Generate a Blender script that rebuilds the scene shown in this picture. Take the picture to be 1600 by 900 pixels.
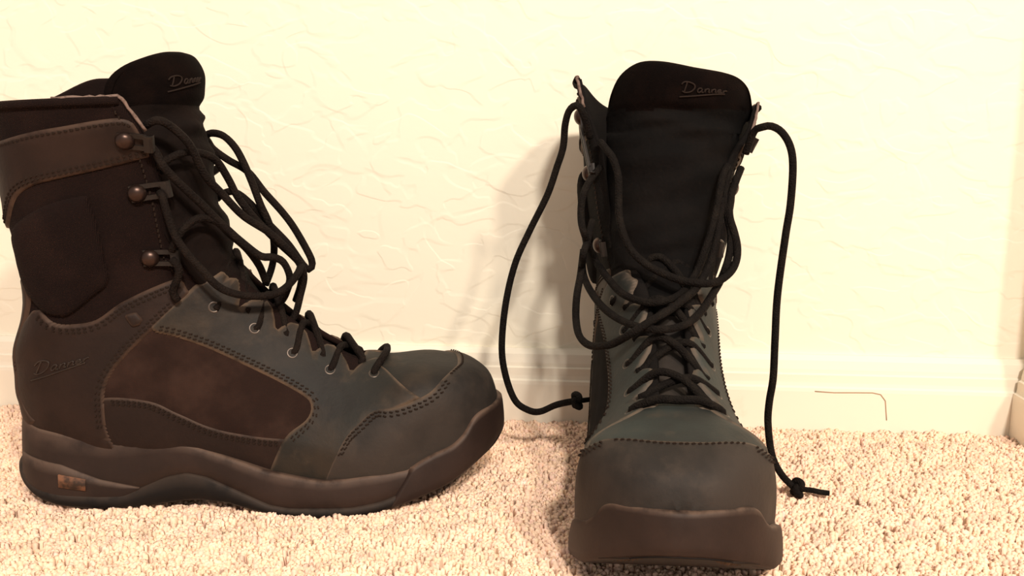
import bpy, bmesh, math, random
import numpy as np
from mathutils import Vector, Matrix
from mathutils.geometry import delaunay_2d_cdt

for o in list(bpy.data.objects): bpy.data.objects.remove(o, do_unlink=True)
scene = bpy.context.scene
COL = scene.collection
random.seed(7); rng = np.random.default_rng(7)

# ------------------------------------------------------------------ camera
FW = Vector((-0.07923376, 0.98304913, -0.16533729)); UP = Vector((-0.01786808, 0.16443155, 0.98622665))
RT = FW.cross(UP)
cam_data = bpy.data.cameras.new('camera'); cam_data.sensor_width = 36.0; cam_data.lens = 1450/1600*36
cam_data.clip_start = .02
cam = bpy.data.objects.new('camera', cam_data); COL.objects.link(cam)
M = Matrix((RT, UP, -FW)).transposed().to_4x4(); M.translation = (0, 0, .2405)
cam.matrix_world = M
scene.camera = cam

# ------------------------------------------------------------------ light
world = bpy.data.worlds.new('room_air'); scene.world = world; world.use_nodes = True
world.node_tree.nodes['Background'].inputs[0].default_value = (1.0, .90, .815, 1)
world.node_tree.nodes['Background'].inputs[1].default_value = .44
def area(name, loc, target, size, power, color):
    l = bpy.data.lights.new(name, 'AREA'); l.shape = 'DISK'; l.size = size; l.energy = power; l.color = color
    o = bpy.data.objects.new(name, l); COL.objects.link(o); o.location = loc
    o.rotation_euler = (Vector(target) - Vector(loc)).to_track_quat('-Z', 'Y').to_euler()
    return o
# two bulbs of one fixture, above and behind the camera to the right
area('ceiling_bulb_near', (.62, -1.70, 1.95), (-.05, .7, .1), .22, 61, (1, .905, .80))
area('ceiling_bulb_far', (1.25, -1.55, 1.95), (-.05, .7, .1), .22, 41, (1, .83, .65))
scene.view_settings.view_transform = 'Standard'; scene.view_settings.look = 'None'
scene.view_settings.gamma = 1; scene.view_settings.use_curve_mapping = False
scene.view_settings.exposure = .28

# ------------------------------------------------------------------ materials
def mat(name, base, rough=.6, spec=.4, noise=None, bump=None, wear=None, sheen=0, metal=0, attr=None):
    """noise: list of (colour, scale, low, high, amount); bump: list of (kind, scale, strength, distance); wear: edge colour"""
    m = bpy.data.materials.new(name); m.use_nodes = True
    nt = m.node_tree; N = nt.nodes; L = nt.links
    b = N['Principled BSDF']
    b.inputs['Roughness'].default_value = rough; b.inputs['Specular IOR Level'].default_value = spec
    b.inputs['Metallic'].default_value = metal
    if sheen: b.inputs['Sheen Weight'].default_value = sheen
    tc = N.new('ShaderNodeTexCoord')
    rgb = N.new('ShaderNodeRGB'); rgb.outputs[0].default_value = (*base, 1); col = rgb.outputs[0]
    def nz(scale, detail=4, rough=.6, dist=0):
        n = N.new('ShaderNodeTexNoise'); n.inputs['Scale'].default_value = scale; n.inputs['Detail'].default_value = detail
        n.inputs['Roughness'].default_value = rough; n.inputs['Distortion'].default_value = dist
        L.new(tc.outputs['Object'], n.inputs['Vector']); return n.outputs['Fac']
    def ramp(src, lo, hi, amt):
        r = N.new('ShaderNodeMapRange'); r.inputs['From Min'].default_value = lo; r.inputs['From Max'].default_value = hi
        r.inputs['To Max'].default_value = amt; r.interpolation_type = 'SMOOTHSTEP'
        L.new(src, r.inputs['Value']); return r.outputs['Result']
    def mix(fac, a, c):
        x = N.new('ShaderNodeMix'); x.data_type = 'RGBA'; L.new(fac, x.inputs['Factor']); L.new(a, x.inputs['A'])
        if isinstance(c, tuple): x.inputs['B'].default_value = (*c, 1)
        else: L.new(c, x.inputs['B'])
        return x.outputs['Result']
    for c, sc, lo, hi, amt in (noise or []):
        col = mix(ramp(nz(sc), lo, hi, amt), col, c)
    if attr:
        a = N.new('ShaderNodeAttribute'); a.attribute_name = attr
        x = N.new('ShaderNodeMix'); x.data_type = 'RGBA'; x.blend_type = 'MULTIPLY'; x.inputs['Factor'].default_value = 1
        L.new(col, x.inputs['A']); L.new(a.outputs['Color'], x.inputs['B']); col = x.outputs['Result']
    if wear:
        a = N.new('ShaderNodeAttribute'); a.attribute_name = 'wear'
        mu = N.new('ShaderNodeMath'); mu.operation = 'MULTIPLY'
        L.new(a.outputs['Fac'], mu.inputs[0]); L.new(ramp(nz(70), .26, .58, 1), mu.inputs[1])
        col = mix(mu.outputs[0], col, wear)
    L.new(col, b.inputs['Base Color'])
    prev = None
    for kind, sc, st, dist in (bump or []):
        if kind == 'noise': h = nz(sc)
        elif kind == 'weave':
            hs = []
            for dr in ('X', 'Z'):
                w = N.new('ShaderNodeTexWave'); w.bands_direction = dr; w.inputs['Scale'].default_value = sc; w.inputs['Distortion'].default_value = .6
                L.new(tc.outputs['Object'], w.inputs['Vector']); hs.append(w.outputs['Fac'])
            ad = N.new('ShaderNodeMath'); ad.operation = 'MULTIPLY'; L.new(hs[0], ad.inputs[0]); L.new(hs[1], ad.inputs[1]); h = ad.outputs[0]
        elif kind == 'cells':
            v = N.new('ShaderNodeTexVoronoi'); v.inputs['Scale'].default_value = sc; L.new(tc.outputs['Object'], v.inputs['Vector']); h = v.outputs['Distance']
        bp = N.new('ShaderNodeBump'); bp.inputs['Strength'].default_value = st; bp.inputs['Distance'].default_value = dist
        L.new(h, bp.inputs['Height'])
        if prev: L.new(prev, bp.inputs['Normal'])
        prev = bp.outputs['Normal']
    if prev: L.new(prev, b.inputs['Normal'])
    return m

def wall_material(name, base):
    """skip-trowel plaster: low flat-topped patches with crisp uneven edges under cream paint"""
    m = mat(name, base, .7, .25)
    nt = m.node_tree; N = nt.nodes; L = nt.links; b = N['Principled BSDF']
    tc = [n for n in N if n.type == 'TEX_COORD'][0]
    def nz(scale, det, dist, off):
        mp = N.new('ShaderNodeMapping'); mp.inputs['Location'].default_value = off; mp.inputs['Scale'].default_value = (1, 1, 1.5)
        L.new(tc.outputs['Object'], mp.inputs['Vector'])
        n = N.new('ShaderNodeTexNoise'); n.inputs['Scale'].default_value = scale; n.inputs['Detail'].default_value = det
        n.inputs['Distortion'].default_value = dist; L.new(mp.outputs[0], n.inputs['Vector']); return n.outputs['Fac']
    def step(src, lo, hi):
        r = N.new('ShaderNodeMapRange'); r.interpolation_type = 'SMOOTHSTEP'
        r.inputs['From Min'].default_value = lo; r.inputs['From Max'].default_value = hi; L.new(src, r.inputs['Value']); return r.outputs[0]
    a = step(nz(17, 1.5, .6, (0, 0, 0)), .485, .535); c = step(nz(30, 1.5, .5, (5, 3, 1)), .49, .55); d = nz(110, 3, 0, (1, 1, 1))
    s1 = N.new('ShaderNodeMath'); s1.operation = 'ADD'; L.new(a, s1.inputs[0]); L.new(c, s1.inputs[1])
    s2 = N.new('ShaderNodeMath'); s2.operation = 'MULTIPLY_ADD'; L.new(d, s2.inputs[0]); s2.inputs[1].default_value = .35; L.new(s1.outputs[0], s2.inputs[2])
    bp = N.new('ShaderNodeBump'); bp.inputs['Strength'].default_value = .30; bp.inputs['Distance'].default_value = .0010
    L.new(s2.outputs[0], bp.inputs['Height']); L.new(bp.outputs[0], b.inputs['Normal'])
    return m

MAT = {
 'wall': wall_material('cream_plaster', (.86, .80, .66)),
 'trim': mat('cream_gloss_trim', (.84, .77, .64), .38, .5, noise=[((.62, .50, .38), 30, .62, .80, .35)]),
 'crack': mat('dark_crack', (.42, .28, .18), .9),
 'backing': mat('carpet_backing', (.62, .47, .37), .95, .1, noise=[((.46, .33, .25), 60, .4, .7, .6)]),
 'pile': mat('beige_carpet_pile', (.87, .635, .485), .9, .1, attr='tint'),
 'leather': mat('worn_black_leather', (.0110, .0090, .0078), .62, .22,
    noise=[((.0155, .0146, .0124), 11, .44, .60, .9), ((.033, .023, .0155), 17, .42, .66, .8), ((.052, .036, .024), 60, .54, .78, .5)],
    bump=[('noise', 420, .25, .0006), ('noise', 60, .3, .0018)], wear=(.125, .082, .054)),
 'leather_teal': mat('worn_slate_leather', (.019, .0200, .0182), .62, .22,
    noise=[((.029, .0370, .0340), 8, .38, .60, .9), ((.046, .037, .028), 16, .46, .68, .8), ((.060, .046, .034), 55, .54, .78, .5)],
    bump=[('noise', 420, .25, .0006), ('noise', 60, .3, .0018)], wear=(.105, .076, .054)),
 'leather_dusty': mat('dusty_grey_brown_leather', (.0155, .0128, .0112), .66, .2,
    noise=[((.036, .0275, .0225), 15, .38, .62, .9), ((.050, .036, .027), 55, .52, .78, .55)],
    bump=[('noise', 420, .25, .0006), ('noise', 60, .3, .0018)], wear=(.115, .078, .054)),
 'leather_brown': mat('dusty_brown_leather', (.0128, .0064, .0046), .62, .2,
    noise=[((.0250, .0125, .0088), 16, .42, .70, .75), ((.034, .0195, .0135), 50, .60, .85, .35)],
    bump=[('noise', 420, .25, .0006), ('noise', 70, .25, .0014)], wear=(.070, .041, .028)),
 'nylon': mat('dark_brown_nylon_weave', (.0125, .0064, .0054), .9, .10,
    noise=[((.0250, .0125, .0098), 25, .40, .70, .6)], bump=[('weave', 420, 1., .0007), ('noise', 40, .3, .002)]),
 'nylon_rust': mat('rust_brown_nylon_weave', (.0190, .0098, .0075), .9, .10,
    noise=[((.042, .0220, .0162), 22, .40, .68, .75)], bump=[('weave', 500, .5, .0004), ('noise', 45, .35, .002)]),
 'nylon_black': mat('black_padded_nylon', (.0030, .0025, .0024), .9, .10,
    noise=[((.0068, .0052, .0046), 30, .40, .70, .6)], bump=[('noise', 500, .4, .0006), ('noise', 35, .6, .005)]),
 'nylon_black_worn': mat('black_nylon_weave', (.0055, .0045, .0042), .9, .10,
    noise=[((.0120, .0095, .0085), 25, .40, .70, .6)], bump=[('weave', 500, .6, .0005), ('noise', 40, .3, .002)]),
 'nylon_tongue_brown': mat('brown_black_padded_nylon', (.0056, .0033, .0027), .9, .10,
    noise=[((.0115, .0066, .0052), 30, .40, .70, .6)], bump=[('noise', 500, .4, .0006), ('noise', 35, .6, .005)]),
 'lace_brown': mat('brown_black_braided_cord', (.0068, .0042, .0033), .85, .12, noise=[((.0140, .0090, .0066), 120, .4, .7, .7)], bump=[('cells', 900, .8, .0008)]),
 'suede': mat('black_tongue_fleece', (.0026, .0014, .0012), .95, .06, noise=[((.0062, .0030, .0022), 60, .35, .7, .7)], bump=[('noise', 900, .6, .001)]),
 'rubber': mat('scuffed_brown_black_rubber', (.0175, .0096, .0072), .6, .25,
    noise=[((.0315, .0178, .0134), 18, .40, .70, .8), ((.05, .033, .024), 70, .64, .85, .35)], bump=[('noise', 300, .2, .0005)], wear=(.105, .066, .047)),
 'rubber_dark': mat('dark_outsole_rubber', (.0060, .0046, .0042), .65, .2,
    noise=[((.0150, .0105, .0085), 25, .42, .72, .7)], bump=[('noise', 260, .25, .0006)], wear=(.045, .030, .022)),
 'patch': mat('worn_tan_emblem', (.030, .017, .011), .6, .3, noise=[((.20, .085, .042), 130, .34, .60, .8)]),
 'lace': mat('black_braided_cord', (.0048, .0034, .0028), .85, .12, noise=[((.0110, .0082, .0062), 120, .4, .7, .7)], bump=[('cells', 900, .8, .0008)]),
 'metal': mat('dark_bronze_metal', (.050, .030, .024), .34, .5, metal=.8),
 'bracket': mat('black_painted_bracket', (.0100, .0065, .0052), .5, .35, noise=[((.03, .02, .015), 200, .5, .75, .5)]),
 'nickel': mat('worn_eyelet_metal', (.10, .08, .068), .4, .5, metal=.8),
 'thread': mat('dark_brown_thread', (.0190, .0120, .0086), .85, .1),
 'lining': mat('frayed_pale_lining', (.18, .125, .105), .9, .1, noise=[((.07, .045, .037), 200, .45, .65, .8)]),
 'emboss': mat('embossed_leather', (.020, .0125, .009), .5, .3, noise=[((.038, .024, .017), 70, .45, .7, .7)]),
 'stitch_logo': mat('brown_logo_thread', (.016, .0095, .007), .8, .15),
}

# ------------------------------------------------------------------ helpers
def mesh_obj(name, V, F, material, parent=None, smooth=True, wear=None, weld=0, fix=True):
    V = np.asarray(V, float)
    me = bpy.data.meshes.new(name)
    me.from_pydata([tuple(v) for v in V], [], [tuple(int(i) for i in f) for f in F])
    if wear is not None:
        at = me.attributes.new('wear', 'FLOAT', 'POINT'); at.data.foreach_set('value', np.asarray(wear, np.float32))
    if weld or fix:
        bm = bmesh.new(); bm.from_mesh(me)
        if weld: bmesh.ops.remove_doubles(bm, verts=bm.verts, dist=weld)
        if fix: bmesh.ops.recalc_face_normals(bm, faces=bm.faces)
        bm.to_mesh(me); bm.free()
    if smooth: me.polygons.foreach_set('use_smooth', [True]*len(me.polygons))
    me.materials.append(material)
    o = bpy.data.objects.new(name, me); COL.objects.link(o)
    if parent: o.parent = parent
    return o
def tag(o, label=None, cat=None, kind=None, group=None):
    if label: o['label'] = label
    if cat: o['category'] = cat
    if kind: o['kind'] = kind
    if group: o['group'] = group
    return o
def box(V, F, x0, x1, y0, y1, z0, z1):
    b = len(V); V += [(x, y, z) for x in (x0, x1) for y in (y0, y1) for z in (z0, z1)]
    F += [tuple(b + i for i in f) for f in ((0,1,3,2),(4,6,7,5),(0,4,5,1),(2,3,7,6),(0,2,6,4),(1,5,7,3))]
def tube(V, F, P, r, n=8, cap=True):
    """round tube along the points P (already dense); r scalar or array"""
    P = np.asarray(P, float); m = len(P); r = np.broadcast_to(np.asarray(r, float), (m,))
    T = np.gradient(P, axis=0); T /= np.linalg.norm(T, axis=1, keepdims=True) + 1e-12
    up = np.array([0, 0, 1.]) if abs(T[0, 2]) < .9 else np.array([1., 0, 0])
    b = len(V); nrm = np.cross(T[0], up); nrm /= np.linalg.norm(nrm)
    for i in range(m):
        nrm = nrm - T[i]*(nrm @ T[i]); nrm /= np.linalg.norm(nrm) + 1e-12
        bi = np.cross(T[i], nrm)
        for k in range(n):
            a = 2*math.pi*k/n; V.append(tuple(P[i] + r[i]*(math.cos(a)*nrm + math.sin(a)*bi)))
    for i in range(m - 1):
        for k in range(n):
            F.append((b+i*n+k, b+i*n+(k+1) % n, b+(i+1)*n+(k+1) % n, b+(i+1)*n+k))
    if cap:
        F.append(tuple(b + k for k in range(n))); F.append(tuple(b + (m-1)*n + k for k in reversed(range(n))))

# ------------------------------------------------------------------ the room
WY = .7535; WX = .352; ZF = -.012
V, F = [], []; box(V, F, -2.2, 2.2, WY, WY + .12, ZF - .1, 2.45)
wall_back = tag(mesh_obj('wall_back', V, F, MAT['wall'], smooth=False), 'cream textured plaster wall behind the boots', kind='structure')
V, F = [], []; box(V, F, WX, WX + .12, WY - .06, WY, ZF - .1, 2.45)
wall_right = tag(mesh_obj('wall_right', V, F, MAT['wall'], smooth=False), 'cream wall meeting the back wall at the right corner', kind='structure')
V, F = [], []; box(V, F, -2.2, 2.2, -2.6, WY + .12, ZF - .05, ZF)
floor = tag(mesh_obj('floor', V, F, MAT['backing'], smooth=False), 'beige carpeted floor', kind='structure')
PROF = [(0, .0640), (.0035, .0640), (.0075, .0600), (.0090, .0530), (.0092, .0500), (.0112, .0490), (.0114, .0430), (.0118, .0400), (.0138, .0388), (.0142, .0360), (.0146, ZF), (0, ZF)]
V, F = [], []; n = len(PROF)
for x in (-2.2, WX): V += [(x, WY - a, z) for a, z in PROF]
F += [(i, (i+1) % n, n + (i+1) % n, n + i) for i in range(n)] + [tuple(range(n)), tuple(reversed(range(n, 2*n)))]
bb = tag(mesh_obj('baseboard_back', V, F, MAT['trim'], smooth=False), 'cream painted baseboard with stepped top along the back wall', kind='structure')
V, F = [], []
for y in (WY - .06, WY - .0146): V += [(WX - a, y, z) for a, z in PROF]
F += [(i, (i+1) % n, n + (i+1) % n, n + i) for i in range(n)] + [tuple(range(n)), tuple(reversed(range(n, 2*n)))]
tag(mesh_obj('baseboard_right', V, F, MAT['trim'], smooth=False), 'cream painted baseboard along the right wall', kind='structure')
V, F = [], []
yb = WY - .0144
tube(V, F, np.array([(.185, yb, .0365), (.200, yb, .0358), (.215, yb, .0362), (.230, yb, .0365), (.2365, yb, .0352), (.2405, yb, .030), (.2415, yb, .022), (.2425, yb, .014)]), .00042, 5)
mesh_obj('paint_crack', V, F, MAT['crack'], bb)


# --CORE BEGIN  (boot shape: a fan of cross-sections from the toe, around the heel, up the shaft; metres)
MM = 0.001
# per key: B (bottom / back point u,z), T (top / front point u,z), half widths lateral / medial, centre,
#          sm (height of the widest point), g0 (share of width at B), e (share of width at T), n1, n2
KEYS = [
 (310, 47, 310, 57,   3,  3, -5, .40, .60, .00, 2.0, 2.4),
 (305, 36, 305, 74,  21, 21, -5, .35, .75, .00, 2.2, 3.0),
 (296, 30, 296, 82,  32, 32, -5, .32, .85, .00, 2.4, 3.6),
 (284, 26, 284, 86.5,41, 41.5, -4, .30, .90, .00, 2.5, 4.0),
 (265, 22, 266, 89,  48, 49.5, -3, .30, .90, .00, 2.5, 4.0),
 (240, 19, 242, 91,  53, 53, -1, .30, .90, .00, 2.5, 2.2),
 (215, 18, 219, 94,  53, 52,  0, .30, .90, .18, 2.5, 1.45),
 (190, 20, 199,104,  50, 50,  0, .30, .90, .19, 2.5, 1.25),
 (160, 25, 180,117,  46, 48,  0, .30, .90, .21, 2.4, 1.25),
 (125, 32, 163,131,  43, 47,  0, .30, .90, .24, 2.3, 1.35),
 ( 85, 38, 150,143,  41, 46,  0, .32, .88, .30, 2.2, 1.55),
 ( 45, 42, 140,152,  39, 45,  0, .35, .80, .42, 2.1, 1.8),
 ( 12, 46, 129,157,  38, 43,  0, .40, .38, .56, 2.0, 2.0),
 (  0, 66, 120,160,  38, 43,  0, .44, .00, .64, 2.0, 2.0),
 ( -1, 84, 115,164,  38, 43,  0, .45, .00, .72, 2.0, 2.0),
 (  0,100, 112,170,  39, 44,  0, .46, .00, .76, 2.1, 2.0),
 (  7,121, 110,178,  40, 46,  0, .48, .00, .78, 2.1, 2.0),
 ( 10,138, 109,188,  43, 49,  0, .50, .00, .78, 2.2, 2.0),
 (  8,160, 108,202,  46, 52,  0, .50, .00, .78, 2.2, 2.0),
 (  4,181, 106,216,  49, 54,  0, .52, .00, .80, 2.3, 2.0),
 (  2,210, 104,230,  53, 56,  0, .58, .00, .88, 2.3, 2.0),
 ( -1,235, 101,242,  58, 58,  0, .66, .00, .95, 2.3, 2.0),
 ( -1,254,  92,258,  62, 61,  0, .74, .00, .98, 2.3, 2.0),
]
KA = np.array(KEYS, float)
KA[:, :7] *= MM
NK = len(KEYS) - 1

def catmull(A, t):
    t = np.clip(np.asarray(t, float), 0, len(A) - 1 - 1e-9)
    i = np.floor(t).astype(int); f = (t - i)[..., None]
    g = lambda k: A[np.clip(k, 0, len(A) - 1)]
    p0, p1, p2, p3 = g(i - 1), g(i), g(i + 1), g(i + 2)
    return 0.5 * (2*p1 + (p2 - p0)*f + (2*p0 - 5*p1 + 4*p2 - p3)*f*f + (3*p1 - p0 - 3*p2 + p3)*f**3)

def sect(t, s, lat):
    """u, z, half width of the upper at fan position t, height share s, lateral (True) or medial side"""
    k = catmull(KA, t)
    u = k[..., 0] + (k[..., 2] - k[..., 0]) * s
    z = k[..., 1] + (k[..., 3] - k[..., 1]) * s
    W = np.where(lat, k[..., 4], k[..., 5])
    sm, g0, e = k[..., 7], np.clip(k[..., 8], 0, 1), np.clip(k[..., 9], 0, 1)
    n1, n2 = k[..., 10], k[..., 11]
    x1 = np.clip(1 - s / sm, 0, 1); x2 = np.clip((s - sm) / (1 - sm), 0, 1)
    lo = g0 + (1 - g0) * (1 - x1**n1)**(1 / n1)
    hi = e + (1 - e) * np.maximum(1 - x2**n2, 0)**(1 / n2)
    return u, z, W * np.where(s < sm, lo, hi), k[..., 6]

def crown(t):
    """spreads the coordinate over the flat top of the closed toe"""
    x = np.clip((6.4 - np.asarray(t, float))/1.2, 0, 1); return 1 + 1.4*x*x*(3 - 2*x)
def spread(t, x): return x**(1/crown(t))
def upper(t, sg):
    """point of the upper; sg in [-1, 1]: 0 = ridge / front, +1 lateral bottom / back, -1 medial"""
    t = np.asarray(t, float); sg = np.asarray(sg, float)
    s = 1 - np.clip(np.abs(sg), 0, 1)**crown(t); lat = sg >= 0
    u, z, w, c = sect(t, s, lat)
    # the inner side of the shaft stands higher than the outer one
    r = np.clip((t - 15) / 7, 0, 1); r = r*r*(3 - 2*r)
    q = np.clip(s / .45, 0, 1); q = q*q*(3 - 2*q)
    z = z + np.where(lat, 0, .018 * r * q)
    return np.stack([u, c + np.where(lat, w, -w), z], -1)

def upper_b(t, ta):
    """the same, with the seam at the back / bottom in the middle: ta = 0 back, +1 lateral front edge"""
    ta = np.asarray(ta, float)
    sg = np.where(ta >= 0, 1., -1.) * (1 - np.abs(ta))**(1/crown(t))
    sg = np.where(np.abs(sg) < 1e-9, np.where(ta >= 0, 1e-9, -1e-9), sg)
    return upper(t, sg)

_tt, _ss = np.meshgrid(np.linspace(0, NK, 700), np.linspace(0, 1, 150), indexing='ij')
def _side(t, s):
    k = catmull(KA, t); return np.stack([k[..., 0] + (k[..., 2]-k[..., 0])*s, k[..., 1] + (k[..., 3]-k[..., 1])*s], -1)
_grid = _side(_tt, _ss).reshape(-1, 2)
def invert(uz):
    """side-view point (u, z) on the outer side -> (t, s)"""
    uz = np.atleast_2d(np.asarray(uz, float))
    j = np.array([np.argmin((_grid[:, 0] - p[0])**2 + (_grid[:, 1] - p[1])**2) for p in uz])
    t, s = _tt.ravel()[j].copy(), _ss.ravel()[j].copy(); h = 1e-4
    for _ in range(6):
        f0 = _side(t, s); e = f0 - uz
        ft = (_side(t + h, s) - f0)/h; fs = (_side(t, s + h) - f0)/h
        det = ft[:, 0]*fs[:, 1] - ft[:, 1]*fs[:, 0]; det = np.where(np.abs(det) < 1e-12, 1e-12, det)
        dt = -(e[:, 0]*fs[:, 1] - e[:, 1]*fs[:, 0])/det; ds = -(ft[:, 0]*e[:, 1] - ft[:, 1]*e[:, 0])/det
        t = np.clip(t + np.clip(dt, -.3, .3), 0, NK); s = np.clip(s + np.clip(ds, -.1, .1), 0, 1)
    return np.stack([t, s], 1)

# sole plan outline (u, v) from the back of the heel along the outer side to the toe, and the inner side
SOLE_LAT = [(-3,0),(-1,12),(5,23),(16,32),(32,37.5),(60,40),(95,42),(130,47),(165,53),(198,57),(225,57),(250,54),(270,48.5),(287,40.5),(300,30),(309,17),(314,3),(314.5,-5)]
SOLE_MED = [(-3,0),(-1,-12),(5,-23),(16,-32),(32,-37.5),(60,-39.5),(95,-40),(130,-43),(165,-48),(198,-53),(225,-55.5),(250,-56),(270,-53),(287,-47),(300,-37.5),(309,-25),(314,-12),(314.5,-5)]
def resample(P, n):
    P = np.asarray(P, float)
    d = np.r_[0, np.cumsum(np.linalg.norm(np.diff(P, axis=0), axis=1))]
    x = np.linspace(0, d[-1], n)
    return np.stack([np.interp(x, d, P[:, i]) for i in range(P.shape[1])], 1)
def smooth_path(P, per=8, closed=False):
    P = np.asarray(P, float)
    if closed:
        n = len(P); Q = np.concatenate([P[-2:], P, P[:3]])
        return catmull(Q, np.linspace(2, n + 2, n*per, endpoint=False))
    return catmull(P, np.linspace(0, len(P) - 1, (len(P) - 1)*per + 1))
def chord_path(P, step):
    """Catmull-Rom on chord-length knots, resampled evenly"""
    P = np.asarray(P, float)
    Q = smooth_path(P, 12)
    L = np.linalg.norm(np.diff(Q, axis=0), axis=1).sum()
    return resample(Q, max(4, int(L / step) + 1))
_lat = resample(smooth_path(np.array(SOLE_LAT)*MM, 10), 200)
_med = resample(smooth_path(np.array(SOLE_MED)*MM, 10), 200)
_ol = np.stack([np.linspace(0, 1, 200), np.linspace(0, -1, 200)])
def sole_plan(a):
    """a: 0 back of heel, +1 toe round the outer side, -1 toe round the inner side"""
    a = np.asarray(a, float); x = np.clip(np.abs(a), 0, 1) * 199
    L = catmull(_lat, x); M = catmull(_med, x)
    return np.where((a >= 0)[..., None], L, M)
def sole_normal(a):
    a = np.asarray(a, float); h = .004
    d = sole_plan(np.clip(a + h, -1, 1)) - sole_plan(np.clip(a - h, -1, 1))
    n = np.stack([-d[..., 1], d[..., 0]], -1); n /= np.linalg.norm(n, axis=-1, keepdims=True) + 1e-12
    end = (np.abs(a) > .996)[..., None]
    n = np.where(end, np.array([1., 0]), n)
    return n
def sole(a, z, off=0.):
    p = sole_plan(a); n = sole_normal(a)
    zz = np.asarray(z, float)
    fl = -.0035*np.clip((zz - .02)/.05, -.3, 1.2)          # the wall leans in towards the top
    q = p - n * 0 + n * (fl + off)[..., None] if np.ndim(fl + off) else p + n*(fl + off)
    return np.concatenate([q, zz[..., None] * np.ones(q.shape[:-1] + (1,))], -1)
def a_of_u(u, lat=True):
    x = np.linspace(0, 1, 400); p = sole_plan(x if lat else -x)[:, 0]
    return np.interp(u, np.maximum.accumulate(p), x) * (1 if lat else -1)
# --CORE END

# ------------------------------------------------------------------ boot numbers in side view (u, z), millimetres
COLLAR_TOP = [(15.5,234.3),(40.1,239.9),(60.2,243.3),(79.2,246.7),(93.2,247.9),(99.0,245.0)]
COLLAR_BOT = [(23.2,200.6),(35.8,208.1),(51.7,212.3),(76.2,217.9),(98.8,223.8)]
PAD = [(18.0,182.8),(34.0,193.7),(50.4,199.9),(64.4,202.9),(67.0,201.0),(70.4,182.5),(71.7,164.7),(72.0,149.4),(63.2,141.2),(48.3,129.7),(37.5,128.0),(28.1,132.9),(18.3,147.0),(15.4,168.3)]
COUNTER_FRONT = [(118.1,141.0),(110.5,132.6),(96.5,119.5),(78.2,101.8),(67.3,86.6),(64.7,69.4),(65.9,53.9),(71.3,41.1)]
COUNTER_TOP = [(28.1,132.1),(35.2,125.9),(47.7,123.7),(62.1,126.2),(76.7,136.3),(93.0,144.3),(108.0,150.0),(114.0,149.0)]
QUARTER_LOW = [(96.3,116.6),(126.2,106.6),(148.7,94.9),(167.8,84.8),(183.0,76.3),(190.0,70.6),(188.4,62.4),(174.8,51.4),(163.0,27.0)]
SIDE_LOW = [(66.0,77.6),(92.0,75.2),(111.0,66.6),(133.3,57.1),(157.1,52.8),(174.9,51.5)]
CAP = [(196.5,19.5),(205.2,40.0),(212.7,52.9),(223.0,62.8),(240.0,68.8),(254.8,73.4),(266.5,78.6),(273.5,84.0)]
EYELETS = [(229.6,85.0),(201.4,88.5),(177.6,99.8),(154.4,116.4),(131.0,131.5)]
HOOKS = [((92.0,235.4),(106.3,236.2)),((93.5,204.1),(107.0,207.1)),((96.4,164.2),(108.6,164.4))]
TAB = [(78.5,129.1),(83.0,130.6),(86.8,130.9),(90.6,126.3),(88.9,122.0),(83.6,120.5)]
SOLE_TOP = [(-3,66),(2,62),(8,58.5),(14.8,55.3),(28.6,53.6),(43.9,51.1),(58.5,49.9),(73.8,49.4),(96.0,49.5),(112.8,46.9),(133.9,40.5),(149.9,35.6),(163.4,31.1),(181.7,27.8),(198.0,25.5),(213.4,26.6),(224.9,28.3),(241.0,29.5),(252,30.5),(261.5,36.0),(268.9,38.9),(280.7,42.5),(288.5,48.5),(293,56.0),(297,59.3),(301.3,60.8),(309,62.2),(315,62.5)]
SOLE_LOW = [(-3, 28), (2, 21), (6.4, 15.5), (17.5, 9.2), (31.6, 6.0), (56.7, 3.7), (82.1, 5.4), (107.7, 9.5), (120.6, 11.0), (139.8, 9.3), (165.3, 3.1), (196.7, 0.6), (220.6, 1.8), (233.0, 4.0), (254.2, 10.0), (276.8, 17.2), (295, 27), (306, 33.5), (315, 39.5)]
SOLE_WEDGE = [(6.3,37.5),(34.3,33.4),(58.4,24.1),(83.1,18.8)]
SOLE_LINE = [(-3,31),(4,24),(10.5,19.3),(18.1,16.2),(32.3,14.1),(57.4,13.2),(72.7,13.6),(85.5,19.2),(99.8,25.5),(112.7,28.5),(125.6,26.4),(146.8,17.8),(165.6,10.0),(178.0,8.2),(196.9,8.6),(216.8,8.7),(234.7,11.7),(315,40)]
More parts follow.
